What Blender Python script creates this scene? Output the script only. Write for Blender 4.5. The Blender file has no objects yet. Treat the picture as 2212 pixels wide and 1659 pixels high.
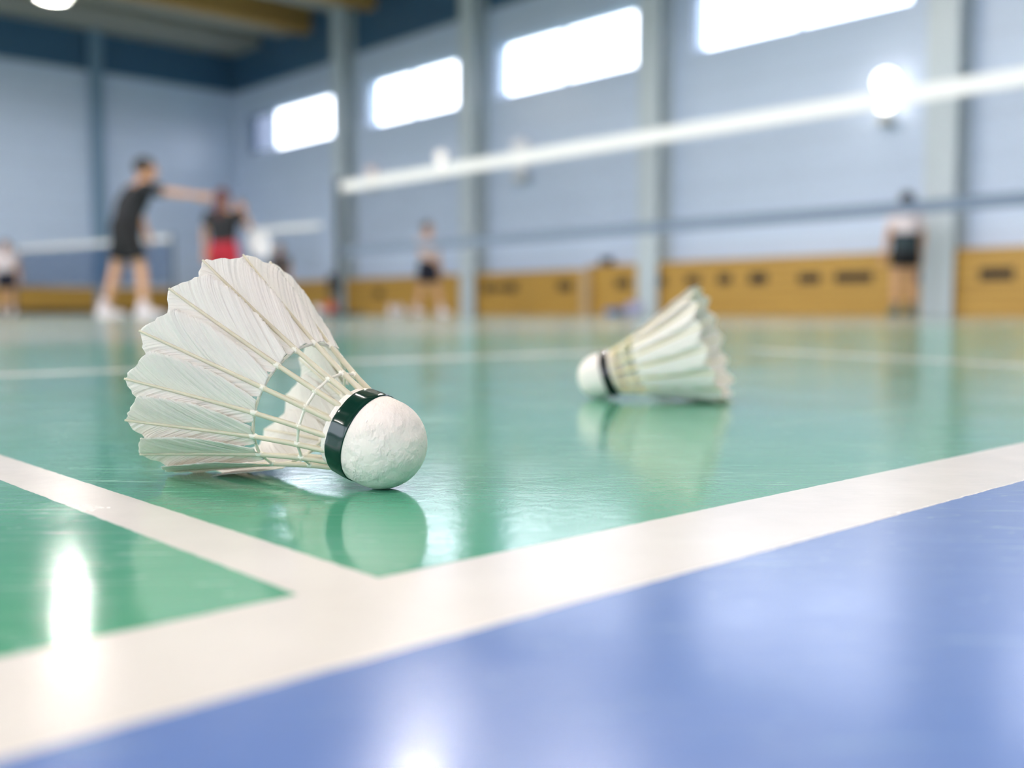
import bpy, bmesh, math, random
from mathutils import Vector, Matrix
import numpy as np
sc = bpy.context.scene
col = sc.collection
random.seed(7)
R = math.radians

# ---------------------------------------------------------------- camera, exposure, sky
FPX, CX, CY, HORIZON, CAM_H = 2230.0, 1106.0, 829.5, 675.0, 0.05
cam_d = bpy.data.cameras.new('camera')
cam = bpy.data.objects.new('camera', cam_d); col.objects.link(cam); sc.camera = cam
cam_d.sensor_width = 36.0
cam_d.lens = 36.0 * FPX / 2212.0
cam_d.clip_start = 0.01; cam_d.clip_end = 300
PITCH = math.atan((CY - HORIZON) / FPX)
cam.location = (0, 0, CAM_H); cam.rotation_euler = (math.pi / 2 - PITCH, 0, 0)
cam_d.dof.use_dof = True
cam_d.dof.focus_distance = 0.292
cam_d.dof.aperture_fstop = 7.4
cam_d.dof.aperture_blades = 0
vs = sc.view_settings
vs.view_transform = 'Standard'; vs.look = 'None'; vs.gamma = 1.0; vs.use_curve_mapping = False
vs.exposure = -0.14
sc.cycles.max_bounces = 8; sc.cycles.diffuse_bounces = 4; sc.cycles.glossy_bounces = 4
sc.cycles.transparent_max_bounces = 12
sc.cycles.caustics_reflective = False; sc.cycles.caustics_refractive = False
sc.cycles.use_denoising = True
sc.cycles.sample_clamp_indirect = 6.0

LAMP_L = 1050.0
SKY = 7.0
world = bpy.data.worlds.new('sky'); sc.world = world; world.use_nodes = True
bgn = world.node_tree.nodes['Background']
bgn.inputs['Color'].default_value = (0.93, 0.93, 1.0, 1); bgn.inputs['Strength'].default_value = SKY
_t = world.node_tree; _tc = _t.nodes.new('ShaderNodeTexCoord'); _sp = _t.nodes.new('ShaderNodeSeparateXYZ'); _t.links.new(_tc.outputs['Generated'], _sp.inputs[0])
_mr = _t.nodes.new('ShaderNodeMapRange'); _t.links.new(_sp.outputs['Z'], _mr.inputs['Value'])
for _k, _v in (('From Min', -.04), ('From Max', .04), ('To Min', .2), ('To Max', 1.0)): _mr.inputs[_k].default_value = _v
_mx = _t.nodes.new('ShaderNodeMix'); _mx.data_type = 'RGBA'; _t.links.new(_mr.outputs[0], _mx.inputs[0]); _mx.inputs[6].default_value = (0, 0, 0, 1); _mx.inputs[7].default_value = (0.93, 0.93, 1.0, 1)
_t.links.new(_mx.outputs[2], bgn.inputs['Color'])

# ---------------------------------------------------------------- hall frame of reference
UA = Vector((0.7373, 0.6756, 0))      # along back boundary line
UB = Vector((-0.6756, 0.7373, 0))     # along centre line
C0 = Vector((-8.02, 30.3, 0))         # far corner of the hall
A_ = -UA                              # p: along the end wall, away from corner
B_ = -UB                              # q: along the window wall, towards the camera
def pq(p, q, z=0): 
    v = C0 + A_ * p + B_ * q; return Vector((v.x, v.y, z))
HALLROT = Matrix(((A_.x, B_.x, 0), (A_.y, B_.y, 0), (0, 0, 1)))

# ---------------------------------------------------------------- materials
def srgb(r, g, b):
    f = lambda c: (c/255/12.92) if c/255 <= .04045 else ((c/255+.055)/1.055)**2.4
    return (f(r), f(g), f(b), 1)
class NT:
    def __init__(s, name):
        s.m = bpy.data.materials.new(name); s.m.use_nodes = True; s.t = s.m.node_tree
        s.t.nodes.clear(); s.out = s.n('ShaderNodeOutputMaterial')
    def n(s, k, **kw):
        nd = s.t.nodes.new(k)
        for a, v in kw.items():
            if a.startswith('_'): nd.inputs[a[1:].replace('_', ' ')].default_value = v
            else: setattr(nd, a, v)
        return nd
    def l(s, a, b): s.t.links.new(a, b)
    def math(s, op, a, b=None, c=None, clamp=False):
        nd = s.n('ShaderNodeMath', operation=op); nd.use_clamp = clamp
        for i, v in enumerate((a, b, c)):
            if v is None: continue
            if isinstance(v, (int, float)): nd.inputs[i].default_value = v
            else: s.l(v, nd.inputs[i])
        return nd.outputs[0]
    def mix(s, f, a, b):
        nd = s.n('ShaderNodeMix', data_type='RGBA')
        for i, v in ((0, f), (6, a), (7, b)):
            if isinstance(v, (int, float, tuple)): nd.inputs[i].default_value = v
            else: s.l(v, nd.inputs[i])
        return nd.outputs[2]
MATS = {}
def simple(name, c, rough=.5, metal=0, noise=0.06, scale=20, bump=0, spec=.5, trans=0):
    if name in MATS: return MATS[name]
    t = NT(name); b = t.n('ShaderNodeBsdfPrincipled')
    b.inputs['Roughness'].default_value = rough; b.inputs['Metallic'].default_value = metal
    b.inputs['Specular IOR Level'].default_value = spec
    tc = t.n('ShaderNodeTexCoord'); nz = t.n('ShaderNodeTexNoise', _Scale=scale, _Detail=3.0)
    t.l(tc.outputs['Object'], nz.inputs['Vector'])
    d = tuple(x*(1-noise*2) for x in c[:3]) + (1,); e = tuple(min(1, x*(1+noise)) for x in c[:3]) + (1,)
    t.l(t.mix(nz.outputs['Fac'], d, e), b.inputs['Base Color'])
    if bump:
        bp = t.n('ShaderNodeBump', _Strength=1.0, _Distance=bump); t.l(nz.outputs['Fac'], bp.inputs['Height']); t.l(bp.outputs[0], b.inputs['Normal'])
    t.l(b.outputs[0], t.out.inputs[0]); MATS[name] = t.m; return t.m
def emis(name, c, s):
    t = NT(name); e = t.n('ShaderNodeEmission', _Strength=s); e.inputs['Color'].default_value = c
    t.l(e.outputs[0], t.out.inputs[0]); return t.m

def floor_material():
    t = NT('court floor'); b = t.n('ShaderNodeBsdfPrincipled')
    tc = t.n('ShaderNodeTexCoord'); P = tc.outputs['Object']
    wob = t.n('ShaderNodeTexNoise', _Scale=160.0, _Detail=2.0); t.l(P, wob.inputs['Vector'])
    jit = t.math('MULTIPLY', t.math('SUBTRACT', wob.outputs['Fac'], .5), 0.0009)
    def dot(v):
        d = t.n('ShaderNodeVectorMath', operation='DOT_PRODUCT'); t.l(P, d.inputs[0]); d.inputs[1].default_value = v
        return t.math('ADD', d.outputs['Value'], jit)
    na = dot((0.6756, -0.7373, 0)); ua = dot((0.7373, 0.6756, 0))
    def band(x, c, w): return t.math('LESS_THAN', t.math('ABSOLUTE', t.math('SUBTRACT', x, c)), w/2)
    def mul(a, b): return t.math('MULTIPLY', a, b)
    def mx(a, b): return t.math('MAXIMUM', a, b)
    inside = t.math('LESS_THAN', na, -0.14)
    L = band(na, -0.1402, 0.0368)
    L = mx(L, mul(band(ua, 0.1025, 0.0172), inside))
    L = mx(L, mul(band(na, -0.885, 0.036), t.math('LESS_THAN', ua, 1.16)))
    dD = dot((0.934, 0.3562, 0))             # the slanting line further right
    L = mx(L, mul(band(dD, 0.797, 0.03), mul(t.math('GREATER_THAN', na, -0.81), t.math('LESS_THAN', na, -.16))))
    L = mx(L, mul(band(na, -2.55, 0.05), t.math('LESS_THAN', ua, 6)))
    L = mx(L, band(na, -4.2, 0.05)); L = mx(L, mul(band(ua, 3.6, .05), inside)); L = mx(L, mul(band(ua, -2.6, .05), inside))
    # paint colours and far sheen
    big = t.n('ShaderNodeTexNoise', _Scale=6.0, _Detail=4.0); t.l(P, big.inputs['Vector'])
    g = t.mix(big.outputs['Fac'], srgb(78, 158, 124), srgb(94, 170, 138))
    bl = t.mix(big.outputs['Fac'], srgb(94, 122, 182), srgb(108, 136, 192))
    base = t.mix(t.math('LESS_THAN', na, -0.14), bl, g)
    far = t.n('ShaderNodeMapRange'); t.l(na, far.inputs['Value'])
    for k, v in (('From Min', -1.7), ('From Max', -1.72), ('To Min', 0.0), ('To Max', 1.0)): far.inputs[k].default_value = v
    base = t.mix(far.outputs[0], base, t.mix(big.outputs['Fac'], srgb(150, 178, 164), srgb(166, 190, 176)))  # far floor coloured paler to stand in for grazing reflection
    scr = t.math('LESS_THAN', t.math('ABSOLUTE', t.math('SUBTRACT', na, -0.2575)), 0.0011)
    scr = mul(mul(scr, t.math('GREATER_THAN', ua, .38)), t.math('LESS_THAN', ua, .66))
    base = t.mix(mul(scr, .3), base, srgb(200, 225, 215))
    # scratches: thin meandering contour lines of stretched noise
    def scratch(rot, sc_, width, seed, thr):
        mp = t.n('ShaderNodeMapping'); t.l(P, mp.inputs['Vector']); mp.inputs['Rotation'].default_value = (0, 0, rot)
        mp.inputs['Scale'].default_value = (sc_[0], sc_[1], 1); mp.inputs['Location'].default_value = (seed, seed*.7, 0)
        nz = t.n('ShaderNodeTexNoise', _Scale=1.0, _Detail=1.0); t.l(mp.outputs[0], nz.inputs['Vector'])
        ln = t.math('LESS_THAN', t.math('ABSOLUTE', t.math('SUBTRACT', nz.outputs['Fac'], .5)), width)
        m2 = t.n('ShaderNodeTexNoise', _Scale=9.0, _Detail=2.0); 
        mp2 = t.n('ShaderNodeMapping'); t.l(P, mp2.inputs['Vector']); mp2.inputs['Location'].default_value = (seed*3, 0, seed)
        t.l(mp2.outputs[0], m2.inputs['Vector'])
        return mul(ln, t.math('GREATER_THAN', m2.outputs['Fac'], thr))
    s1 = scratch(.2, (16, 240), .006, 1.3, .47); s2 = scratch(1.1, (14, 200), .005, 4.1, .5)
    s3 = scratch(-.5, (18, 260), .005, 7.7, .5)
    S = mx(mx(s1, s2), s3)
    base = t.mix(mul(S, t.math('ADD', mul(inside, .3), .12)), base, srgb(190, 225, 215))
    wn = t.n('ShaderNodeTexNoise', _Scale=25.0, _Detail=3.0); t.l(P, wn.inputs['Vector'])
    white = t.mix(wn.outputs['Fac'], srgb(214, 208, 201), srgb(229, 224, 217))
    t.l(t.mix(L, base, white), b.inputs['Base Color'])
    # gloss
    rn = t.n('ShaderNodeTexNoise', _Scale=14.0, _Detail=6.0, _Roughness=.65); t.l(P, rn.inputs['Vector'])
    rr = t.n('ShaderNodeMapRange'); t.l(rn.outputs['Fac'], rr.inputs['Value'])
    for k, v in (('From Min', .35), ('From Max', .7), ('To Min', .07), ('To Max', .17)): rr.inputs[k].default_value = v
    outs = t.math('GREATER_THAN', na, -0.1225)
    t.l(t.math('ADD', t.math('ADD', rr.outputs[0], mul(L, .12)), mul(outs, .1)), b.inputs['Roughness'])
    b.inputs['IOR'].default_value = 1.62; b.inputs['Specular IOR Level'].default_value = .5
    # relief: orange peel, fine grain, scratches
    p1 = t.n('ShaderNodeTexNoise', _Scale=170.0, _Detail=4.0, _Roughness=.6); t.l(P, p1.inputs['Vector'])
    p2 = t.n('ShaderNodeTexNoise', _Scale=1300.0, _Detail=2.0); t.l(P, p2.inputs['Vector'])
    p3 = t.n('ShaderNodeTexNoise', _Scale=18.0, _Detail=2.0); t.l(P, p3.inputs['Vector'])
    wear = t.math('SMOOTH_MIN', t.math('MULTIPLY', t.math('SUBTRACT', big.outputs['Fac'], .42, clamp=True), 4), 1.0, .1)
    hgt = t.math('ADD', mul(p1.outputs['Fac'], .00008), mul(mul(p2.outputs['Fac'], wear), .00005))
    hgt = t.math('ADD', hgt, mul(p3.outputs['Fac'], .00012))
    hgt = t.math('ADD', hgt, mul(S, .00012))
    bp = t.n('ShaderNodeBump', _Strength=1.0, _Distance=1.0); t.l(hgt, bp.inputs['Height']); t.l(bp.outputs[0], b.inputs['Normal'])
    t.l(b.outputs[0], t.out.inputs[0]); return t.m

def wall_material(name, c, pitch):
    t = NT(name); b = t.n('ShaderNodeBsdfPrincipled'); b.inputs['Roughness'].default_value = .32
    tc = t.n('ShaderNodeTexCoord'); sp = t.n('ShaderNodeSeparateXYZ'); t.l(tc.outputs['Object'], sp.inputs[0])
    w = t.math('FRACT', t.math('MULTIPLY', sp.outputs['Z'], 1/pitch))
    groove = t.math('LESS_THAN', w, .05)
    nz = t.n('ShaderNodeTexNoise', _Scale=.8, _Detail=3.0); t.l(tc.outputs['Object'], nz.inputs['Vector'])
    up = t.math('GREATER_THAN', sp.outputs['Z'], 6.35)  # shade above the lamps put into the colour as a darker band
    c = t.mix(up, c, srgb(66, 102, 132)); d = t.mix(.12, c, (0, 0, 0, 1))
    t.l(t.mix(t.math('MULTIPLY', groove, .3), t.mix(nz.outputs['Fac'], d, c), t.mix(.5, c, (0, 0, 0, 1))), b.inputs['Base Color'])
    bp = t.n('ShaderNodeBump', _Strength=.6, _Distance=.01); t.l(t.math('SUBTRACT', 1.0, groove), bp.inputs['Height']); t.l(bp.outputs[0], b.inputs['Normal'])
    t.l(b.outputs[0], t.out.inputs[0]); return t.m
def wood_material():
    t = NT('golden wood boards'); b = t.n('ShaderNodeBsdfPrincipled'); b.inputs['Roughness'].default_value = .45
    tc = t.n('ShaderNodeTexCoord'); sp = t.n('ShaderNodeSeparateXYZ'); t.l(tc.outputs['Object'], sp.inputs[0])
    mp = t.n('ShaderNodeMapping'); t.l(tc.outputs['Object'], mp.inputs[0]); mp.inputs['Scale'].default_value = (1, .6, 14)
    nz = t.n('ShaderNodeTexNoise', _Scale=2.0, _Detail=5.0); t.l(mp.outputs[0], nz.inputs['Vector'])
    ramp = t.mix(nz.outputs['Fac'], srgb(160, 118, 40), srgb(212, 168, 78))
    fr = t.math('FRACT', t.math('MULTIPLY', sp.outputs['Z'], 1/.145))
    g = t.math('LESS_THAN', fr, .07)
    t.l(t.mix(t.math('MULTIPLY', g, .7), ramp, srgb(70, 42, 14)), b.inputs['Base Color'])
    t.l(b.outputs[0], t.out.inputs[0]); return t.m
def feather_material(name, tint):
    t = NT(name); uv = t.n('ShaderNodeUVMap'); sp = t.n('ShaderNodeSeparateXYZ'); t.l(uv.outputs[0], sp.inputs[0])
    s, q = sp.outputs['X'], sp.outputs['Y']                  # mm from the quill, mm along the quill
    barb = t.math('SUBTRACT', q, t.math('MULTIPLY', t.math('ABSOLUTE', s), 1.9))
    cx = t.n('ShaderNodeCombineXYZ'); t.l(t.math('MULTIPLY', barb, 1.0), cx.inputs[0]); t.l(t.math('MULTIPLY', s, .05), cx.inputs[1])
    oi = t.n('ShaderNodeObjectInfo'); t.l(t.math('MULTIPLY', oi.outputs['Random'], 50), cx.inputs[2])
    n1 = t.n('ShaderNodeTexNoise', _Scale=3.6, _Detail=2.0); t.l(cx.outputs[0], n1.inputs['Vector'])
    n2 = t.n('ShaderNodeTexNoise', _Scale=.45, _Detail=2.0); t.l(cx.outputs[0], n2.inputs['Vector'])
    h = t.math('ADD', t.math('MULTIPLY', n1.outputs['Fac'], .16), t.math('MULTIPLY', n2.outputs['Fac'], 1.3))
    bp = t.n('ShaderNodeBump', _Strength=1.0, _Distance=.0007); t.l(h, bp.inputs['Height'])
    gap = t.math('MULTIPLY', t.math('LESS_THAN', n1.outputs['Fac'], .33), .22)
    c = t.mix(gap, tint, tuple(x*.72 for x in tint[:3])+(1,))
    b = t.n('ShaderNodeBsdfPrincipled'); t.l(c, b.inputs['Base Color']); b.inputs['Roughness'].default_value = .62
    b.inputs['Specular IOR Level'].default_value = .35
    t.l(bp.outputs[0], b.inputs['Normal'])
    tr = t.n('ShaderNodeBsdfTranslucent'); t.l(c, tr.inputs['Color']); t.l(bp.outputs[0], tr.inputs['Normal'])
    mx = t.n('ShaderNodeMixShader'); mx.inputs[0].default_value = .32
    t.l(b.outputs[0], mx.inputs[1]); t.l(tr.outputs[0], mx.inputs[2]); t.l(mx.outputs[0], t.out.inputs[0]); return t.m
def cork_material():
    t = NT('white kid leather'); b = t.n('ShaderNodeBsdfPrincipled'); b.inputs['Roughness'].default_value = .6
    b.inputs['Specular IOR Level'].default_value = .3
    tc = t.n('ShaderNodeTexCoord'); mp = t.n('ShaderNodeMapping'); t.l(tc.outputs['Object'], mp.inputs[0]); mp.inputs['Scale'].default_value = (1, .45, .45)
    n1 = t.n('ShaderNodeTexNoise', _Scale=650.0, _Detail=4.0, _Roughness=.65, _Distortion=1.2); t.l(mp.outputs[0], n1.inputs['Vector'])
    n2 = t.n('ShaderNodeTexNoise', _Scale=220.0, _Detail=3.0); t.l(tc.outputs['Object'], n2.inputs['Vector'])
    patch = t.math('MULTIPLY', t.math('SUBTRACT', n2.outputs['Fac'], .4, clamp=True), 3, clamp=True)
    h = t.math('MULTIPLY', n1.outputs['Fac'], patch)
    bp = t.n('ShaderNodeBump', _Strength=1.0, _Distance=.0009); t.l(h, bp.inputs['Height']); t.l(bp.outputs[0], b.inputs['Normal'])
    t.l(t.mix(n1.outputs['Fac'], srgb(232, 219, 208), srgb(246, 236, 226)), b.inputs['Base Color'])
    t.l(b.outputs[0], t.out.inputs[0]); return t.m
def glass_material(name='window glass', c=(.93, .96, 1, 1)):
    t = NT(name); tr = t.n('ShaderNodeBsdfTransparent'); tr.inputs[0].default_value = c
    gl = t.n('ShaderNodeBsdfGlossy', _Roughness=.03); mx = t.n('ShaderNodeMixShader'); mx.inputs[0].default_value = .06
    t.l(tr.outputs[0], mx.inputs[1]); t.l(gl.outputs[0], mx.inputs[2]); t.l(mx.outputs[0], t.out.inputs[0]); return t.m

# ---------------------------------------------------------------- mesh helpers
def tag(o, label=None, cat=None, group=None, kind=None):
    for k, v in (('label', label), ('category', cat), ('group', group), ('kind', kind)):
        if v: o[k] = v
    return o
def empty(name, loc, rz=0, **kw):
    o = bpy.data.objects.new(name, None); col.objects.link(o); o.location = loc; o.rotation_euler = (0, 0, rz)
    o.empty_display_size = .1
    return tag(o, **kw)
class MB:
    def __init__(s): s.b = bmesh.new()
    def box(s, x0, y0, z0, x1, y1, z1, bev=0):
        r = bmesh.ops.create_cube(s.b, size=1)['verts']
        for v in r: v.co = Vector(((x0+x1)/2+v.co.x*(x1-x0), (y0+y1)/2+v.co.y*(y1-y0), (z0+z1)/2+v.co.z*(z1-z0)))
        if bev:
            es = {e for v in r for e in v.link_edges}
            bmesh.ops.bevel(s.b, geom=list(es), offset=bev, segments=2, affect='EDGES')
    def tube(s, pts, rad, n=10, cap=True, flat=None):
        pts = [Vector(p) for p in pts]; m = len(pts)
        if not hasattr(rad, '__len__'): rad = [rad]*m
        rings = []; up = None
        for i, p in enumerate(pts):
            d = (pts[min(i+1, m-1)]-pts[max(i-1, 0)]).normalized()
            if up is None: up = Vector((0, 0, 1)) if abs(d.z) < .9 else Vector((1, 0, 0))
            u = d.cross(up).normalized(); w = u.cross(d); up = w
            rr = rad[i] if hasattr(rad[i], '__len__') else (rad[i], rad[i])
            rings.append([s.b.verts.new(p+u*math.cos(2*math.pi*k/n)*rr[0]+w*math.sin(2*math.pi*k/n)*rr[1]) for k in range(n)])
        for a, b in zip(rings, rings[1:]):
            for k in range(n): s.b.faces.new((a[k], a[(k+1) % n], b[(k+1) % n], b[k]))
        if cap: s.b.faces.new(rings[0][::-1]); s.b.faces.new(rings[-1])
    def rings(s, rs, cap=True):
        """rs: list of lists of points, equal length"""
        vv = [[s.b.verts.new(p) for p in r] for r in rs]; n = len(vv[0])
        for a, b in zip(vv, vv[1:]):
            for k in range(n): s.b.faces.new((a[k], a[(k+1) % n], b[(k+1) % n], b[k]))
        if cap: s.b.faces.new(vv[0][::-1]); s.b.faces.new(vv[-1])
    def loft(s, secs, n=20, cap=True):
        """secs: (centre, rx, ry) ellipses in planes of constant z"""
        s.rings([[Vector(c)+Vector((rx*math.cos(2*math.pi*k/n), ry*math.sin(2*math.pi*k/n), 0)) for k in range(n)] for c, rx, ry in secs], cap)
    def ball(s, c, r, seg=16):
        r = r if hasattr(r, '__len__') else (r, r, r)
        vs_ = bmesh.ops.create_uvsphere(s.b, u_segments=seg, v_segments=seg//2+2, radius=1)['verts']
        for v in vs_: v.co = Vector((c[0]+v.co.x*r[0], c[1]+v.co.y*r[1], c[2]+v.co.z*r[2]))
    def build(s, name, mat, parent=None, smooth=True, loc=None, hall=False):
        bmesh.ops.recalc_face_normals(s.b, faces=s.b.faces)
        me = bpy.data.meshes.new(name); s.b.to_mesh(me); s.b.free(); me.materials.append(mat)
        if smooth:
            me.polygons.foreach_set('use_smooth', [True]*len(me.polygons))
            try: me.set_sharp_from_angle(angle=R(38))
            except Exception: pass
        o = bpy.data.objects.new(name, me); col.objects.link(o)
        if parent: o.parent = parent
        if loc: o.location = loc
        if hall: o.matrix_world = Matrix.Translation(C0) @ HALLROT.to_4x4()
        return o
def copy_tree(o, parent=None):
    c = o.copy(); col.objects.link(c)
    if parent: c.parent = parent
    for ch in list(o.children): copy_tree(ch, c)
    return c
# the hall is built in hall coordinates (x = p, y = q, z up)
def hall_obj(mb, name, mat, parent=None, smooth=False):
    o = mb.build(name, mat, parent, smooth)
    if not parent: o.matrix_world = Matrix.Translation(C0) @ HALLROT.to_4x4()
    return o

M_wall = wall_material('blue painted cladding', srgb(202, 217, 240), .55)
M_col = simple('pale grey steel', srgb(196, 206, 212), .35, noise=.03, scale=3)
M_wood = wood_material()
M_dark = simple('dark slot', srgb(46, 34, 22), .7)
M_glass = glass_material()
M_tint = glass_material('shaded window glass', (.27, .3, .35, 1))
M_frame = simple('grey aluminium', srgb(170, 185, 200), .4, .3)
M_deck = simple('ceiling deck', srgb(176, 168, 158), .7, scale=2)
M_deckd = simple('dark ceiling void', srgb(60, 58, 56), .9, scale=2)
M_beam = simple('timber beam', srgb(196, 150, 84), .6, scale=3)

# ---------------------------------------------------------------- the setting
PW, QW, ZH = 29.0, 40.0, 8.1
b = MB(); b.box(-22, -16, -.2, 30, 40, 0)
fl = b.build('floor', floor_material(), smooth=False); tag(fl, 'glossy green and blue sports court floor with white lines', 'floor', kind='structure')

wins = [(.7, 5.4), (6.7, 10.1), (11.4, 15.2), (16.5, 20.4), (21.9, 25.7), (26.9, 30.7)]
WZ0, WZ1 = 4.52, 5.62
b = MB(); T = .35
b.box(-T, -T, 0, 0, QW, WZ0); b.box(-T, -T, WZ1, 0, QW, ZH)
edges = [-T] + [e for w in wins for e in w] + [QW]
for i in range(0, len(edges), 2): b.box(-T, edges[i], WZ0, 0, edges[i+1], WZ1)
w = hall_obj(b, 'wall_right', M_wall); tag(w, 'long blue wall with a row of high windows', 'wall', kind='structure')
b = MB(); b.box(0, -T, 0, PW, 0, ZH)
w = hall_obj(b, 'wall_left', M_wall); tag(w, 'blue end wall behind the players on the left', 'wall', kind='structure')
added_wins = [(1+6.4*k, 6.6+6.4*k) for k in range(6)]; FZ0, FZ1 = 1.3, 6.4  # windows out of view, added to wash the walls with light
b = MB(); b.box(PW, -T, 0, PW+T, QW, FZ0); b.box(PW, -T, FZ1, PW+T, QW, ZH)
edges = [-T] + [e for w in added_wins for e in w] + [QW]
for i in range(0, len(edges), 2): b.box(PW, edges[i], FZ0, PW+T, edges[i+1], FZ1)
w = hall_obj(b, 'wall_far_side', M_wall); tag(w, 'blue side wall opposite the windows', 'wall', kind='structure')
b = MB(); b.box(-T, QW, 0, PW+T, QW+T, ZH)
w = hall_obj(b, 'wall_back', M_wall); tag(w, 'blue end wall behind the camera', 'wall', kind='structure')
b = MB(); b.box(-T, -T, ZH, PW+T, QW+T, ZH+.2)
w = hall_obj(b, 'ceiling', M_deckd); tag(w, 'dark hall ceiling above the beams', 'ceiling', kind='structure')
# deck panels and timber beams hung under the roof, running along the end wall direction
def strip(n, q0, q1, z0, z1, mat, lab, p0=0, p1=PW):
    b = MB(); b.box(p0, q0, z0, p1, q1, z1); o = hall_obj(b, 'trim_%d' % n, mat); tag(o, lab, 'ceiling panel', kind='structure')
strip(1, 0, 1.55, 7.4, 8.1, M_deck, 'pale ceiling strip against the end wall')
n = 2
for k in range(13):
    q = 2.7 + k*2.9
    if q+1.9 > QW: break
    strip(n, q, q+1.15, 7.42, 7.9, M_deck, 'grey ceiling deck panel, number %d from the end wall' % (k+1)); n += 1
    strip(n, q+1.15, q+1.5, 7.25, 7.9, M_beam, 'brown timber beam under the ceiling, number %d from the end wall' % (k+1)); n += 1
# windows
def window(i, q0, q1, p, WZ0, WZ1, label, n):
    f = empty('window_%d' % n, pq(p, (q0+q1)/2, WZ0), kind='structure', cat='window',
              label=label)
    f.rotation_euler = (0, 0, math.atan2(A_.y, A_.x) + (math.pi if p else 0))
    hw = (q1-q0)/2; H = WZ1-WZ0
    # local axes: +x = p (into the hall), y = -q direction handled by symmetry
    b = MB(); t_ = .035
    b.box(-.2, -hw, 0, -.08, hw, t_); b.box(-.2, -hw, H-t_, -.08, hw, H); b.box(-.2, -hw, t_, -.08, -hw+t_, H-t_); b.box(-.2, hw-t_, t_, -.08, hw, H-t_)
    b.build('window_frame', M_frame, f, False)
    ms = {0: [(q1-q0)*.3-hw], 3: [.06]}.get(i, [0.0])
    for m in ms:
        b = MB(); b.box(-.18, m-.02, t_, -.1, m+.02, H-t_); b.build('mullion', M_frame, f, False)
    b = MB(); b.box(-.145, -hw+t_, t_, -.139, hw-t_, H-t_); b.b.free()
    cuts = [-hw+t_] + sorted(ms) + [hw-t_]
    for c in range(len(cuts)-1):
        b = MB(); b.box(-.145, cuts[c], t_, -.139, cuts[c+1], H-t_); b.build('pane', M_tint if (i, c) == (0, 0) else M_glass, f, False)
    ld = bpy.data.lights.new('daylight_portal', 'AREA'); ld.shape = 'RECTANGLE'; ld.size = H; ld.size_y = 2*hw
    ld.cycles.is_portal = True
    lo = bpy.data.objects.new('daylight_portal', ld); col.objects.link(lo); lo.parent = f
    lo.location = (-.33, 0, H/2); lo.rotation_euler = (0, -math.pi/2, 0)
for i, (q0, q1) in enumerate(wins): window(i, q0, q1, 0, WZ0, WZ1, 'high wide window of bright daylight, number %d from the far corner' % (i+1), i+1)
for i, (q0, q1) in enumerate(added_wins): window(9, q0, q1, PW, FZ0, FZ1, 'added unseen tall window in the wall opposite, number %d from the end wall' % (i+1), i+7)
# steel columns
for i, q in enumerate([5.75, 10.65, 15.6, 20.85, 26.1, 31.0]):
    b = MB(); b.box(.36, q, 0, .4, q+.46, 8.1, .01); b.box(0, q+.2, 0, .36, q+.26, 8.1); b.box(0, q, 0, .04, q+.46, 8.1)
    o = hall_obj(b, 'wall_column', M_col)
    tag(o, 'pale grey steel column on the window wall, number %d from the far corner' % (i+1), 'column', 'columns along the window wall', 'structure')
for i, p in enumerate([4.0, 9.8, 15.6, 21.4]):
    b = MB(); b.box(p-.16, 0, 0, p+.16, .2, 8.1, .02)
    o = hall_obj(b, 'wall_column', simple('blue steel', srgb(120, 148, 172), .4))
    tag(o, 'blue steel column on the end wall, number %d from the far corner' % (i+1), 'column', 'columns along the end wall', 'structure')
# wooden wainscot: two heights on the window wall, lower on the end wall
def px_q(x):
    r = (x-CX)/FPX; t_ = (6.94-14*r)/(.677+.736*r); return 22.1-t_
def wains(n, q0, q1, h, label, slots):
    b = MB(); b.box(0, q0, 0, .28, q1, h-.04); b.box(0, q0, h-.04, .31, q1, h)
    o = hall_obj(b, 'trim_%d' % n, M_wood); tag(o, label, 'wainscot', kind='structure')
    for x0, x1, zc, hh in slots:
        s = MB(); s.box(.28, px_q(x0), zc-hh/2, .283, px_q(x1), zc+hh/2); s.build('vent_slot', M_dark, o, False)
wains(40, 0, px_q(1292), .87, 'lower golden wooden wainscot below the far windows',
      [(1066, 1086, .56, .2), (1090, 1118, .56, .12), (1120, 1140, .56, .2), (1228, 1260, .56, .18), (832, 850, .5, .2)])
wains(41, px_q(1292), 39.9, .93, 'taller golden wooden wainscot below the near windows',
      [(1353, 1385, .58, .17), (1400, 1462, .6, .17), (1505, 1535, .6, .16), (1573, 1602, .6, .18), (1640, 1680, .6, .19), (1746, 1794, .58, .16), (1824, 1906, .58, .16), (1996, 2018, .56, .16), (2134, 2209, .57, .17)])
b = MB(); b.box(.3, 0, 0, 28.9, .12, .66); b.box(.3, 0, .66, 28.9, .14, .7)
o = hall_obj(b, 'trim_42', M_wood); tag(o, 'low wooden wainscot along the end wall', 'wainscot', kind='structure')
b = MB(); b.box(.3, .12, 0, 28.9, .15, .14)
o = hall_obj(b, 'baseboard_left', M_dark); tag(o, 'dark baseboard along the end wall', 'baseboard', kind='structure')

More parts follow.
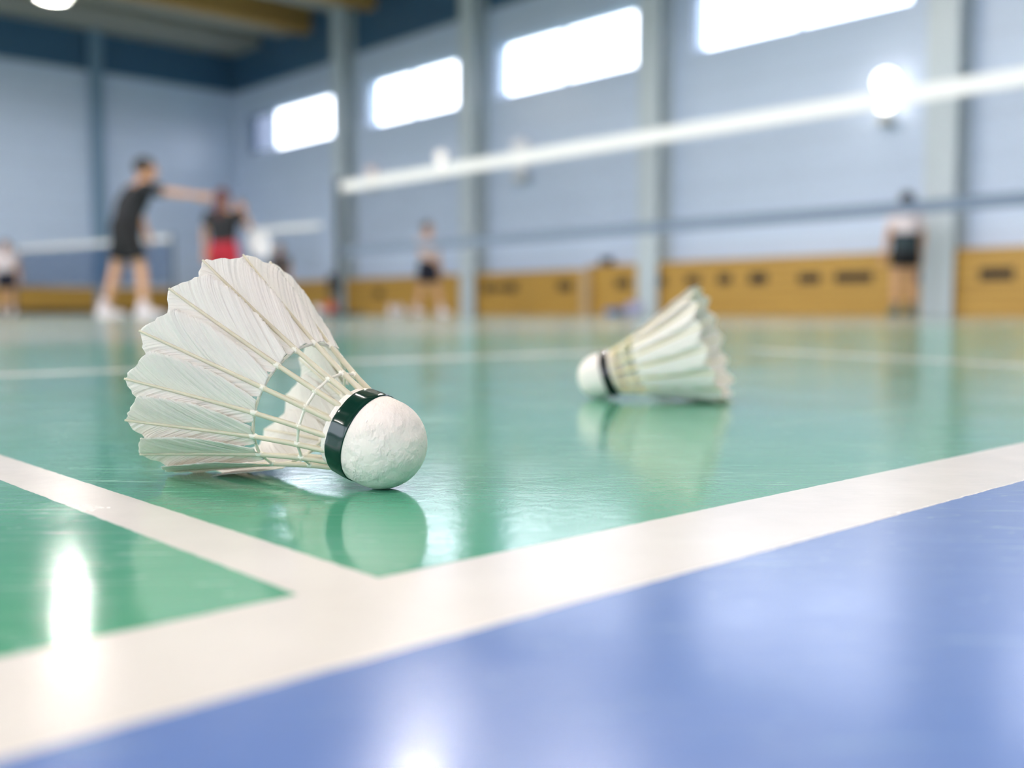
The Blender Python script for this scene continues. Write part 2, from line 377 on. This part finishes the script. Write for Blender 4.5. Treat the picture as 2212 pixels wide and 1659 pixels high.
# ---------------------------------------------------------------- ceiling lamps
M_lens = emis('lit lamp bulb', (1, .94, .89, 1), LAMP_L)
M_hous = simple('grey lamp housing', srgb(150, 150, 148), .4, .6)
def make_lamp():
    r = empty('ceiling_lamp', (0, 0, 0), cat='lamp')
    b = MB(); b.tube([(0, 0, -.07), (0, 0, .02), (0, 0, .15), (0, 0, .3), (0, 0, .36)], [.31, .3, .22, .09, .07], 24, cap=False); b.build('lamp_housing', M_hous, r)
    b = MB(); b.tube([(0, 0, .36), (0, 0, .98)], .012, 8); b.build('suspension_rod', M_hous, r)
    b = MB(); b.ball((0, 0, .01), .11, 12); b.build('bulb', M_lens, r)
    return r
lamp0 = make_lamp(); first = True
for i, p in enumerate([7.1, 12.9, 18.7, 24.5]):
    for j, q in enumerate([6.1, 18.0, 20.6, 23.2, 29.9] if i == 0 else [6.1, 12.0, 18.0, 24.0, 29.9, 35.9]):  # lamps out of view: layout invented for the lighting and floor streaks
        o = lamp0 if first else copy_tree(lamp0); first = False
        o.location = pq(p, q, 6.36)
        o['label'] = 'round hanging lamp, number %d from end wall in line %d from windows' % (j+1, i+1)
        o['group'] = 'hanging hall lamps'

# wall lamps at mid height on the window wall
def wall_lamp(px, lit, k):
    q = px_q(px)
    lab = {0: 'brightly lit round wall lamp in front of the right column, above the net tape', 1: 'large grey-white wall lamp behind the middle of the net tape',
           2: 'small white wall lamp beside the third window column', 3: 'small pinkish wall lamp nearest the far corner'}[k]
    r = empty('wall_lamp', pq(0, q, [2.84, 2.72, 3.03, 2.99][k]), math.atan2(A_.y, A_.x), label=lab, cat='wall lamp')
    g = emis('lit globe', (1, .95, .88, 1), 4.5) if k == 0 else emis('dim lit globe', (1, .97, .92, 1), 1.5) if lit else emis('faint globe %d' % k, (.9, .95, 1, 1) if k == 1 else (1, .85, .8, 1), .75 if k == 1 else .8)
    s = [1.1, 1.25, .85, .8][k]
    b = MB(); b.box(0, -.06*s, 0, .05, .06*s, .7*s, .01); b.build('wall_plate', M_frame, r)
    b = MB(); b.tube([(.04, 0, .35*s), (.2, 0, .35*s)], .025, 10); b.build('lamp_arm', M_frame, r)
    b = MB(); b.ball((.2, 0, .52*s), (.15*s, .16*s, .15*s), 20); b.build('globe', g, r)
    g2 = emis('lit lower globe', (1, .95, .88, 1), 7) if k == 0 else g
    b = MB(); b.ball((.2, 0, .25*s), (.13*s, .14*s, .13*s), 20); b.build('globe', g2, r)
    b = MB(); b.tube([(.2, 0, .08*s), (.2, 0, -.02), (.2, 0, -.06)], [.1*s, .12*s, .06*s], 16); b.build('lamp_base', simple('pale lamp base', srgb(214, 214, 210), .4), r)
for k, (px, lit) in enumerate([(1918, True), (1140, False), (970, True), (820, False)]): wall_lamp(px, lit, k)

# ---------------------------------------------------------------- nets
M_tape = simple('white net tape', srgb(244, 242, 238), .6, noise=.02)
M_net = simple('dark netting', srgb(48, 58, 66), .7)
M_netb = simple('blue netting', srgb(44, 80, 128), .7)
M_post = simple('dark green grey post', srgb(52, 66, 74), .4)
def net(name, p0, p1, label, top=1.55, tape=.1, drop=.76, cord=.0012, cell=.025, mat=None, bottom=.0, posts=(True, True), pr=.038, botmat=None):
    p0 = Vector((p0[0], p0[1], 0)); p1 = Vector((p1[0], p1[1], 0)); L = (p1-p0).length
    rz = math.atan2((p1-p0).y, (p1-p0).x)
    r = empty(name, p0, rz, label=label, cat='net')
    b = MB(); b.box(.04, -.006, top-tape, L-.04, .006, top, .002); b.build('top_tape', M_tape, r)
    b = MB()
    n = int((L-.1)/cell)
    for i in range(n+1):
        x = .05+i*(L-.1)/n; b.box(x-cord/2, -cord/2, top-drop, x+cord/2, cord/2, top-tape)
    m = int((drop-tape)/cell)
    for i in range(m+1):
        z = top-drop+i*(drop-tape)/m; b.box(.05, -cord/2, z-cord/2, L-.05, cord/2, z+cord/2)
    b.build('netting', mat or M_net, r, False)
    if bottom:
        b = MB(); b.box(.04, -.004, top-drop-bottom, L-.04, .004, top-drop, .001); b.build('bottom_tape', botmat or M_net, r)
    for k, on in enumerate(posts):
        if not on: continue
        pt = empty('net_post', p0 if k == 0 else p1, rz, label=('dark net post where the %s begins' if k == 0 else 'dark net post at the other end of the %s') % name_txt[name], cat='net post')
        sg = -1 if k == 0 else 1
        b = MB(); b.tube([(sg*.04, 0, 0), (sg*.04, 0, top+.02)], pr, 16); b.build('pole', M_post, pt)
        b = MB(); b.tube([(sg*.04, 0, top+.02), (sg*.04, 0, top+.045)], [pr*1.15, pr*.9], 16); b.build('pole_cap', M_post, pt)
        b = MB(); b.box(sg*.04-.16, -.22, 0, sg*.04+.16, .22, .05, .01); b.build('base', M_post, pt)
        if pr > .035:
            b = MB(); b.box(sg*.04-.09, -.1, .26, sg*.04+.09, -.035, .5, .015); b.build('winch_box', simple('dark winch', srgb(40, 38, 38), .5), pt)
            b = MB(); b.tube([(sg*.04+.05, -.1, .4), (sg*.04+.05, -.16, .4), (sg*.04+.13, -.16, .4)], .008, 8); b.build('crank_handle', M_post, pt)
name_txt = {'badminton_net': 'long slanting net', 'practice_net': 'blue net by the end wall', 'distant_net': 'short far net'}
M_bot = simple('grey bottom tape', srgb(116, 130, 150), .7)
P0 = Vector((-1.99, 12.03, 0)); P1 = P0 - UB*9.4
net('badminton_net', P0, P1, 'long badminton net with broad white tape slanting across the right half', tape=.115, bottom=.085, botmat=M_bot, cord=.0014)
net('practice_net', (-6.72, 20.5), (-11.5, 24.05), 'blue badminton net with pale tape in front of the end wall', tape=.09, cord=.0055, cell=.03, mat=M_netb, bottom=.02, drop=.9, pr=.03, posts=(True, True))
net('distant_net', (-3.2, 17.55), (-4.7, 18.75), 'short stretch of far badminton net with pale tape behind the dark post', tape=.07, pr=.02, posts=(False, True))

# ---------------------------------------------------------------- shuttlecocks
M_fe = feather_material('white feather', srgb(250, 244, 236))
M_quill = simple('cream quill', srgb(212, 202, 176), .4, noise=.05, scale=400)
M_quill2 = simple('warm cream quill', srgb(236, 216, 168), .4, noise=.05, scale=400)
M_thread = simple('glued white thread', srgb(236, 230, 214), .35, noise=.04, scale=500, bump=.0002)
M_cork = cork_material()
def shuttle(loc_xy, az, el, roll, label, prof, zt, Rt, band=(.0035, .0096), adj={}, zv=.0307, bandmat=None, rc=.013, quillmat=None):
    """prof: list of (z, r) of the quill line; z measured from centre of the ball along the axis"""
    root = empty('shuttlecock', (loc_xy[0], loc_xy[1], 0), label=label, cat='shuttlecock')
    w_ = Vector((-math.cos(az)*math.cos(el), math.sin(az)*math.cos(el), math.sin(el)))
    u = w_.cross(Vector((0, 0, 1))).normalized(); v = u.cross(w_)
    S = Vector((0, 0, rc))
    def P(z, r, a): return S + w_*z + (u*math.cos(a)+v*math.sin(a))*r
    def rad(z):
        for (z0, r0), (z1, r1) in zip(prof, prof[1:]):
            if z <= z1 or (z1, r1) == prof[-1]:
                return r0+(r1-r0)*(z-z0)/(z1-z0)
    N = 48
    # rounded cork nose and its short cylinder
    b = MB(); rs = []
    for k in range(1, 19):
        th = math.pi/2*k/18; rs.append((-rc*math.cos(th), rc*math.sin(th)))
    rs += [(.002, rc), (.005, rc), (.009, rc*.985), (.0115, rc*.965), (.0118, rc*.93)]
    b.rings([[P(z, r, 2*math.pi*i/N) for i in range(N)] for z, r in rs]); ck = b.build('cork_tip', M_cork, root)
    # glossy tape band, slightly faceted
    z0, z1 = band; b = MB(); N2 = 96
    def br(z, a, e): return max(rad_c(z), 0)+e+.00009*math.cos(9*a+.6)*(1 if z > z0+.001 else .3)+.00004*math.sin(23*a)
    def rad_c(z): return rc*(1 if z < .005 else .985+(.015*(.009-z)/.004))
    prof_b = [(z0, .00002), (z0+.0002, .00025)] + [(z0+(z1-z0)*f, .00032) for f in (.1, .25, .4, .55, .7, .85, .95)] + [(z1, .00022), (z1, -.0004)]
    b.rings([[P(z, br(z, 2*math.pi*i/N2, e), 2*math.pi*i/N2) for i in range(N2)] for z, e in prof_b], cap=False)
    b.build('collar_band', bandmat, root)
    # feathers
    for k in range(16):
        da, dz, dr = adj.get(k, (random.uniform(-.02, .02), random.uniform(-.0008, .0008), random.uniform(-.0006, .0006)))
        a0 = roll + k*math.pi/8
        def axis(z):
            f = max(0, (z-prof[1][0])/(zt-prof[1][0])); return a0+da*f*f, rad(z)+dr*f*f+(Rt-prof[-1][1])*f*f
        ztip = zt+dz
        zs = [.0085+(ztip-.0085)*i/15 for i in range(16)]
        b = MB(); nt, ns = 84, 9
        Wu, Wl = .0098*Rt/.036*random.uniform(.97, 1.05), .0092*Rt/.036*random.uniform(.95, 1.04)
        uvs = {}
        grid = []
        k1 = random.uniform(.13, .17); ph = random.uniform(0, 6); curl = random.uniform(-.0004, .0006)
        for i in range(nt+1):
            f = i/nt; row = []
            for j in range(-ns, ns+1):
                g = j/ns; W = Wu if g < 0 else Wl
                # outline: width grows from the quill base, tip edge slants back
                zz = zv + (ztip-zv)*f
                wid = W*((.4 if g < 0 else .3)+(.6 if g < 0 else .7)*(1-(1-min(f/.8, 1))**2.2))
                wid = min(wid, .9*rad(min(zz, prof[-1][0]))*math.pi/8) if f < .8 else min(wid, max(.9*rad(zz)*math.pi/8, 0))
                back = (.0058 if g < 0 else .006)*abs(g)**1.0*f**3 
                jag = (random.uniform(-.0003, .0003) if (i == nt and j) else 0)
                fray = random.uniform(-.03, .02) if abs(j) == ns and i < nt else 0
                zz = zz - back + jag + (0 if f else 0)
                s = g*wid*(1+fray)
                an, rr_ = axis(zz)
                bc = (zz-1.7*abs(s))*1000+ph*9
                off = (-k1*s*1.4 if g < 0 else -.035*s) + min(1, abs(s)/.003)*(.00010*math.sin(bc*1.9)+.00008*math.sin(bc*3.7+1)*math.sin(bc*.6)+.00018*math.sin(bc*.55+ph)) + curl*f*f*g*g
                groove = -.00045*math.exp(-(s/.0009)**2)
                r = rr_ + off + groove + .00025
                p = P(zz, r, an + s/max(rr_, .004)*.96)
                vv = b.b.verts.new(p); row.append(vv); uvs[vv] = (s*1000, (zz+back)*1000)
            grid.append(row)
        uvl = b.b.loops.layers.uv.new('UVMap')
        for i in range(nt):
            for j in range(2*ns):
                fc = b.b.faces.new((grid[i][j], grid[i][j+1], grid[i+1][j+1], grid[i+1][j]))
                for lp in fc.loops: lp[uvl].uv = uvs[lp.vert]
        bmesh.ops.recalc_face_normals(b.b, faces=b.b.faces)
        me = bpy.data.meshes.new('feather'); b.b.to_mesh(me); b.b.free(); me.materials.append(M_fe)
        me.polygons.foreach_set('use_smooth', [True]*len(me.polygons))
        fo = bpy.data.objects.new('feather', me); col.objects.link(fo); fo.parent = root
        so = fo.modifiers.new('thickness', 'SOLIDIFY'); so.thickness = .00008; so.offset = 0
        b = MB(); pts = []; rads = []
        for i, z in enumerate(zs):
            an, rr_ = axis(z); pts.append(P(z, rr_+.0001, an)); f = i/15
            rads.append(.00078*(1-f)**.8+.00022 if f > .25 else .00078-.00012*f)
        rads = [(.00088-.00054*(i/15)**1.1) for i in range(16)]
        b.tube(pts, rads, 10); q = b.build('quill', quillmat or M_quill, fo)
    # two binding threads with glue beads where they wrap the quills
    for zr, th in ((prof[1][0], .00046), (prof[2][0], .0005)):
        b = MB()
        for k in range(16):
            an = roll+k*math.pi/8
            r = rad(zr)
            p0_, p1_ = P(zr, r, an), P(zr, r, an+math.pi/8)
            mid = (p0_+p1_)/2
            b.tube([p0_, p0_.lerp(p1_, .2), mid, p0_.lerp(p1_, .8), p1_], [th*1.25, th, th*.9, th, th*1.25], 9)
            d = (P(zr+.001, rad(zr+.001), an)-P(zr-.001, rad(zr-.001), an)).normalized()
            b.tube([p0_-d*.0013, p0_-d*.0008, p0_, p0_+d*.0008, p0_+d*.0013], [.0006, .00088, .00095, .00088, .0006], 10)
        b.build('thread_ring', M_thread, root)
    return root
M_band = simple('glossy dark green tape', srgb(6, 44, 34), .16, noise=.05, scale=300)
M_band2 = simple('glossy black tape', srgb(14, 18, 18), .25)
A1 = {}
shuttle((-.03702, .29088), .52164, .3175, 1.61723, 'large shuttlecock in sharp focus with dark green collar, lying left on the court',
        [(.0085, .0112), (.01859, .01447), (.03125, .0193), (.0655, .0345)], .0655, .036, adj=A1, bandmat=M_band)
shuttle((.0510, .598), math.pi+.34, .29, 1.5, 'smaller shuttlecock with black collar further back, to the right of the large one',
        [(.0085, .0115), (.019, .0145), (.029, .0180), (.070, .0325)], .070, .034, band=(.0042, .0096), bandmat=M_band2, quillmat=M_quill2, zv=.026)

# ---------------------------------------------------------------- people
M_skin = simple('skin', srgb(214, 164, 128), .55, noise=.03, scale=8)
M_hair = simple('dark hair', srgb(34, 28, 26), .5, scale=60)
M_eye = simple('eye', srgb(30, 22, 18), .3)
def skin_body(edges_r, pts, root_i):
    me = bpy.data.meshes.new('b'); me.from_pydata([p for p in pts], edges_r[0], [])
    o = bpy.data.objects.new('b', me); col.objects.link(o)
    m = o.modifiers.new('s', 'SKIN'); m.use_smooth_shade = True
    for i, r in enumerate(edges_r[1]):
        sv = me.skin_vertices[0].data[i]; sv.radius = r if hasattr(r, '__len__') else (r, r); sv.use_root = (i == root_i)
    m2 = o.modifiers.new('ss', 'SUBSURF'); m2.levels = 2; m2.render_levels = 2
    dg = bpy.context.evaluated_depsgraph_get(); ev = o.evaluated_get(dg)
    out = bpy.data.meshes.new_from_object(ev); bpy.data.objects.remove(o); bpy.data.meshes.remove(me); return out
def person(px, Y, rz, Ht, label, J, shirt, lower, hair='short', sleeve=.5, skirt=False, shoe='white', leglen=.5, vest=None):
    k = Ht/1.72
    root = empty('person', ((px-CX)/FPX*Y, Y, 0), rz, label=label, cat='person')
    D = dict(pelvis=(0, 0, .93), waist=(0, 0, 1.06), chest=(.0, 0, 1.26), neck=(0, 0, 1.44), head=(.01, 0, 1.55), top=(.01, 0, 1.66),
             shL=(0, .17, 1.39), elL=(0, .23, 1.12), wrL=(.05, .24, .88), shR=(0, -.17, 1.39), elR=(0, -.23, 1.12), wrR=(.05, -.24, .88),
             hipL=(0, .085, .88), knL=(.02, .1, .49), anL=(0, .11, .09), hipR=(0, -.085, .88), knR=(.02, -.1, .49), anR=(0, -.11, .09))
    D.update(J); D = {a: Vector(c)*k for a, c in D.items()}
    pts = []; edges = []; rad = []
    def add(p, r, par=None):
        pts.append(tuple(p)); rad.append(r if hasattr(r, '__len__') else (r*k, r*k))
        if par is not None: edges.append((par, len(pts)-1))
        return len(pts)-1
    pe = add(D['pelvis'], .125); wa = add(D['waist'], .115, pe); ch = add(D['chest'], .135, wa); ub = add(D['chest'].lerp(D['neck'], .6), .085, ch); ne = add(D['neck'], .052, ub)
    hd = add(D['head'], .06, ne); tp = add(D['top']-Vector((0, 0, .03)), .045, hd)
    for s in 'LR':
        sg = 1 if s == 'L' else -1
        sh = add(D['sh'+s], .056, ub); m = add(D['sh'+s].lerp(D['el'+s], .5), .046, sh); el = add(D['el'+s], .038, m)
        m = add(D['el'+s].lerp(D['wr'+s], .35), .037, el); wr = add(D['wr'+s], .025, m)
        d = (D['wr'+s]-D['el'+s]).normalized(); side = d.cross(Vector((1, 0, 0)))
        side = side.normalized() if side.length > .1 else Vector((0, 1, 0)); nrm = d.cross(side).normalized()
        pa = add(D['wr'+s]+d*.05*k, .034, wr); pb = add(D['wr'+s]+d*.085*k, .036, pa)
        for fi, (o_, ln) in enumerate([(-.03, .062), (-.01, .075), (.01, .07), (.028, .055)]):
            f1 = add(D['wr'+s]+(d*(.1+ln*.4)+side*o_)*k, .009, pb); add(D['wr'+s]+(d*(.1+ln)+side*o_+nrm*(.012+.004*fi))*k, .0075, f1)
        t1 = add(D['wr'+s]+(d*.07-side*.045)*k, .011, pa); add(D['wr'+s]+(d*.105-side*.06)*k, .009, t1)
        hp = add(D['hip'+s], .088, pe); th = add(D['hip'+s].lerp(D['kn'+s], .45), .078, hp); kn = add(D['kn'+s], .053, th)
        cf = add(D['kn'+s].lerp(D['an'+s], .35), .055, kn); an = add(D['an'+s], .033, cf); add(D['an'+s]+Vector((.1, sg*.01, -.055))*k, .028, an)
    me = skin_body((edges, rad), pts, 0)
    # head detail joined to the same surface: skull, jaw, nose, ears
    bm = bmesh.new(); bm.from_mesh(me); t_ = MB(); t_.b.free(); t_.b = bm
    hc = (D['head']*.45+D['top']*.55)
    t_.ball(hc+Vector((-.01, 0, .005))*k, (.098*k, .078*k, .108*k), 20)
    t_.ball(hc+Vector((.03, 0, -.075))*k, (.058*k, .052*k, .05*k), 14)
    t_.ball(hc+Vector((.093, 0, -.02))*k, (.022*k, .013*k, .022*k), 8)
    for sg in (1, -1): t_.ball(hc+Vector((-.005, sg*.08, -.015))*k, (.02*k, .01*k, .032*k), 8)
    t_.ball(hc+Vector((.083, 0, -.07))*k, (.012*k, .025*k, .008*k), 8)
    body = t_.build('body', M_skin, root)
    for sg in (1, -1):
        b = MB(); b.ball(hc+Vector((.075, sg*.032, .0))*k, .011*k, 8); b.build('eye', M_eye, root)
    # hair
    b = MB(); b.ball(hc+Vector((-.02, 0, .025))*k, (.103*k, .088*k, .105*k), 20)
    bm = b.b; cut = hc+Vector((.035, 0, .02))*k
    bmesh.ops.bisect_plane(bm, geom=bm.verts[:]+bm.edges[:]+bm.faces[:], plane_co=cut, plane_no=Vector((1, 0, -.9)).normalized(), clear_outer=True)
    if hair == 'long':
        q = hc+Vector((-.07, 0, 0))*k
        b.tube([q+Vector((0, 0, .02)), q+Vector((-.04, 0, -.12))*k, q+Vector((-.05, 0, -.26))*k, q+Vector((-.04, 0, -.34))*k], [(.06*k, .05*k), (.07*k, .045*k), (.05*k, .035*k), (.01*k, .01*k)], 14)
    if hair == 'bun': b.ball(hc+Vector((-.1, 0, .05))*k, .045*k, 14)
    b.build('hair', hairmat.get(label, M_hair), root)
    # shirt: torso loft and two sleeves
    T = [D['pelvis'].lerp(D['waist'], .1), D['waist'], D['chest'], D['chest'].lerp(D['neck'], .45), D['chest'].lerp(D['neck'], .78), D['neck']-Vector((0, 0, .01))]
    W = [(.135, .165), (.13, .155), (.15, .185), (.135, .2), (.13, .165), (.07, .074)]
    b = MB(); b.loft([(c, w[0]*k, w[1]*k) for c, w in zip(T, W)], 28, cap=True)
    for s in 'LR':
        a, e = D['sh'+s], D['el'+s]; nk = D['neck']
        b.tube([a.lerp(nk, .35)-Vector((0, 0, .03)), a, a.lerp(e, sleeve*.6), a.lerp(e, sleeve*1.15)], [.065*k, .072*k, .066*k, .064*k], 16)
    b.build('shirt', shirt, root)
    if vest:
        b = MB(); b.loft([(T[0]-Vector((0, 0, .04)), W[0][0]*k*1.06, W[0][1]*k*1.06), (T[1], W[1][0]*k*1.06, W[1][1]*k*1.06), (T[1].lerp(T[2], .45), W[2][0]*k*1.0, W[2][1]*k*1.0)], 24); b.build('waist_wrap', vest, root)
    # shorts or skirt
    b = MB(); pz = D['pelvis']
    if skirt:
        b.loft([(pz+Vector((0, 0, .1))*k, .125*k, .155*k), (pz, .15*k, .18*k), ((D['hipL']+D['hipR'])/2-Vector((0, 0, .12*k)), .18*k, .21*k), ((D['hipL']+D['hipR'])/2-Vector((0, 0, .24*k)), .2*k, .23*k)], 28)
    else:
        b.loft([(pz+Vector((0, 0, .1))*k, .128*k, .158*k), (pz+Vector((0, 0, .02))*k, .14*k, .17*k), ((D['hipL']+D['hipR'])/2-Vector((0, 0, .04*k)), .135*k, .168*k), ((D['hipL']+D['hipR'])/2-Vector((0, 0, .09*k)), .09*k, .1*k)], 24)
        for s in 'LR':
            a, e = D['hip'+s], D['kn'+s]
            b.tube([a+Vector((0, 0, .04*k)), a, a.lerp(e, leglen*.6), a.lerp(e, leglen*1.4)], [.095*k, .105*k, .1*k, .097*k], 18)
    b.build('skirt' if skirt else 'shorts', lower, root)
    for s in 'LR':
        an = D['an'+s]; sg = 1 if s == 'L' else -1; shm = shoes[shoe]
        b = MB(); z = .0
        base = Vector((an.x, an.y, an.z-.09*k))
        b.loft([(base+Vector((.055, 0, 0))*k, .13*k, .042*k), (base+Vector((.055, 0, .03))*k, .14*k, .05*k), (base+Vector((.045, 0, .055))*k, .125*k, .046*k), (base+Vector((.0, 0, .085))*k, .065*k, .04*k), (base+Vector((-.01, 0, .11))*k, .05*k, .04*k)], 18)
        b.build('shoe', shm, root)
        b = MB(); b.tube([base+Vector((-.005, 0, .095))*k, base.lerp(D['kn'+s], .0)+Vector((0, 0, .19))*k], [.043*k, .046*k], 14); b.build('sock', sockm[shoe], root)
    root.scale = (1.14, 1.14, 1)
    return root
shoes = {'white': simple('white shoe', srgb(236, 226, 230), .5), 'dark': simple('dark green shoe', srgb(60, 92, 88), .5)}
sockm = {'white': simple('white sock', srgb(232, 216, 218), .8), 'dark': simple('grey sock', srgb(120, 120, 120), .8)}
M_black = simple('black cloth', srgb(30, 31, 36), .8); M_blk2 = simple('deep black cloth', srgb(20, 20, 23), .8)
M_wht = simple('white cloth', srgb(232, 220, 222), .8); M_navy = simple('navy cloth', srgb(24, 26, 44), .8)
M_red = simple('red cloth', srgb(186, 30, 52), .7); M_gry = simple('charcoal cloth', srgb(74, 66, 66), .8)
M_dkg = simple('slate cloth', srgb(48, 62, 68), .8)
hairmat = {}
lab1 = 'person in black t-shirt and black shorts leaning and reaching an arm out to the right'
person(270, 11.5, R(32), 1.80, lab1, dict(pelvis=(.03, 0, .92), waist=(.05, 0, 1.05), chest=(.11, 0, 1.24), neck=(.18, 0, 1.41), head=(.22, 0, 1.51), top=(.24, 0, 1.62),
       shL=(.14, .17, 1.35), elL=(.2, .2, 1.12), wrL=(.24, .12, .92), shR=(.15, -.17, 1.35), elR=(.38, -.3, 1.3), wrR=(.57, -.42, 1.27),
       hipL=(.03, .085, .87), hipR=(.03, -.085, .87), knL=(-.04, .12, .49), anL=(-.14, .14, .09), knR=(.14, -.12, .49), anR=(.15, -.14, .09)), M_black, M_blk2, sleeve=.62)
lab2 = 'person with long reddish hair in a black top and red shorts, holding a white racket'
hairmat[lab2] = simple('reddish brown hair', srgb(92, 44, 40), .5, scale=60)
rk = person(487, 13.7, R(80), 1.66, lab2, dict(elR=(.08, -.3, 1.2), wrR=(.12, -.2, 1.42), elL=(.02, .25, 1.12), wrL=(.02, .24, .9)), M_black, M_red, hair='long')
lab3 = 'person in white shirt and dark shorts at the left edge'
person(18, 23.6, R(-70), 1.68, lab3, dict(), M_wht, M_navy)
lab4 = 'small far person in charcoal clothes half hidden behind the shuttlecock'
person(608, 23.8, R(-110), 1.62, lab4, dict(), M_gry, M_blk2)
lab5 = 'person in white shirt and navy shorts stepping near the wainscot'
person(925, 19.3, R(-40), 1.72, lab5, dict(knL=(.1, .1, .5), anL=(.2, .11, .09), knR=(-.04, -.1, .5), anR=(-.16, -.11, .11), elR=(.1, -.25, 1.13), wrR=(.28, -.2, 1.02)), M_wht, M_navy)
lab6 = 'person in pale top, slate waist and black shorts standing by the right column'
person(1950, 14.2, R(100), 1.68, lab6, dict(), M_wht, M_blk2, hair='bun', shoe='dark', leglen=.35, vest=M_dkg)

# racket held by the second person
def racket(loc, rz):
    r = empty('badminton_racket', loc, rz, label='white badminton racket with white strings held by the person in red shorts', cat='racket')
    fm = simple('white racket frame', srgb(240, 240, 244), .35); sm = simple('white strings', srgb(245, 245, 250), .5)
    b = MB(); n = 40; a_, c_ = .145, .2
    pts = [Vector((a_*math.cos(2*math.pi*i/n), 0, .62+c_*math.sin(2*math.pi*i/n))) for i in range(n+1)]
    b.tube(pts, .007, 8, cap=False); b.build('frame', fm, r)
    b = MB()
    for i in range(-10, 11):
        x = i*.0128; h = c_*math.sqrt(max(0, 1-(x/a_)**2)); b.box(x-.0062, -.0016, .62-h, x+.0062, -.0002, .62+h)
    for i in range(-13, 14):
        z = i*.0128; h = a_*math.sqrt(max(0, 1-(z/c_)**2)); b.box(-h, .0002, .62+z-.0062, h, .0016, .62+z+.0062)
    b.build('strings', sm, r, False)
    b = MB(); b.tube([(0, 0, .16), (0, 0, .48)], .005, 8); b.build('shaft', fm, r)
    b = MB(); b.tube([(0, 0, 0), (0, 0, .01), (0, 0, .15), (0, 0, .18)], [.015, .014, .013, .007], 10); b.build('handle', simple('grip', srgb(60, 60, 70), .7), r)
    return r
rq = racket((0, 0, 0), 0); rq.rotation_euler = (0, R(158), 0)
rq.location = ((526-CX)/FPX*13.88, 13.9, 1.55)

# ---------------------------------------------------------------- small things along the walls
def floor_px(px, Y): return ((px-CX)/FPX*Y, Y, 0)
def shoe_pair(px, Y, rz, label, m):
    r = empty('trainers', floor_px(px, Y), rz, label=label, cat='shoes')
    for s in (-.09, .09):
        b = MB(); b.loft([((.05, s, 0), .15, .05), ((.05, s, .04), .16, .055), ((.03, s, .08), .13, .05), ((-.03, s, .14), .07, .045), ((-.04, s, .19), .05, .04)], 18); b.build('shoe', m, r)
shoe_pair(690, 20, .3, 'pair of white shoes on the floor near the dark net post', shoes['white'])
shoe_pair(857, 19, 1.2, 'pair of white shoes on the floor left of the stepping person', shoes['white'])
def bag(px, Y, rz, sx, sy, sz, label, m):
    r = empty('sports_bag', floor_px(px, Y), rz, label=label, cat='bag')
    b = MB(); b.tube([(-sx, 0, sz), (-sx*.96, 0, sz), (-sx*.3, 0, sz), (sx*.3, 0, sz), (sx*.96, 0, sz), (sx, 0, sz)], [(sy*.7, sz*.7), (sy, sz*.98), (sy*1.02, sz), (sy*1.02, sz), (sy, sz*.98), (sy*.7, sz*.7)], 20); b.build('bag_body', m, r)
    b = MB(); b.tube([(-sx*.4, 0, sz*1.9), (-sx*.3, 0, sz*2.4), (sx*.3, 0, sz*2.4), (sx*.4, 0, sz*1.9)], .012, 8); b.build('bag_handle', M_blk2, r)
bag(716, 21, .2, .16, .12, .13, 'orange sports bag beside the dark net post', simple('orange cloth', srgb(206, 92, 48), .7))
bag(1340, 17.2, .8, .3, .12, .06, 'flat blue bag on the floor behind the small shuttlecock', simple('blue cloth', srgb(92, 128, 178), .7))
bag(1371, 17.0, .5, .11, .1, .11, 'lilac bag at the end of the flat blue bag', simple('lilac cloth', srgb(190, 188, 224), .7))
r = empty('speaker_box', pq(.14, px_q(1322), .93), math.atan2(A_.y, A_.x), label='small dark box sitting on top of the wooden wainscot', cat='box')
b = MB(); b.box(-.09, -.1, 0, .09, .1, .15, .01); b.build('case', simple('slate case', srgb(70, 84, 110), .5), r)
b = MB(); b.box(.09, -.07, .03, .096, .07, .12, .003); b.build('grille', M_blk2, r)
b = MB(); b.box(-.03, -.03, 0, .03, .03, 1.02, .008); r2 = empty('wooden_post', pq(.36, px_q(1295), 0), math.atan2(A_.y, A_.x), label='pale upright post against the step in the wooden wainscot', cat='post')
b.b.free(); b = MB(); b.box(-.04, -.1, 0, .04, .1, .86, .01); b.build('upright', simple('pale timber', srgb(196, 168, 130), .6), r2)
b = MB(); b.box(-.06, -.12, 0, .06, .12, .03, .005); b.build('foot', simple('pale timber', srgb(196, 168, 130), .6), r2)
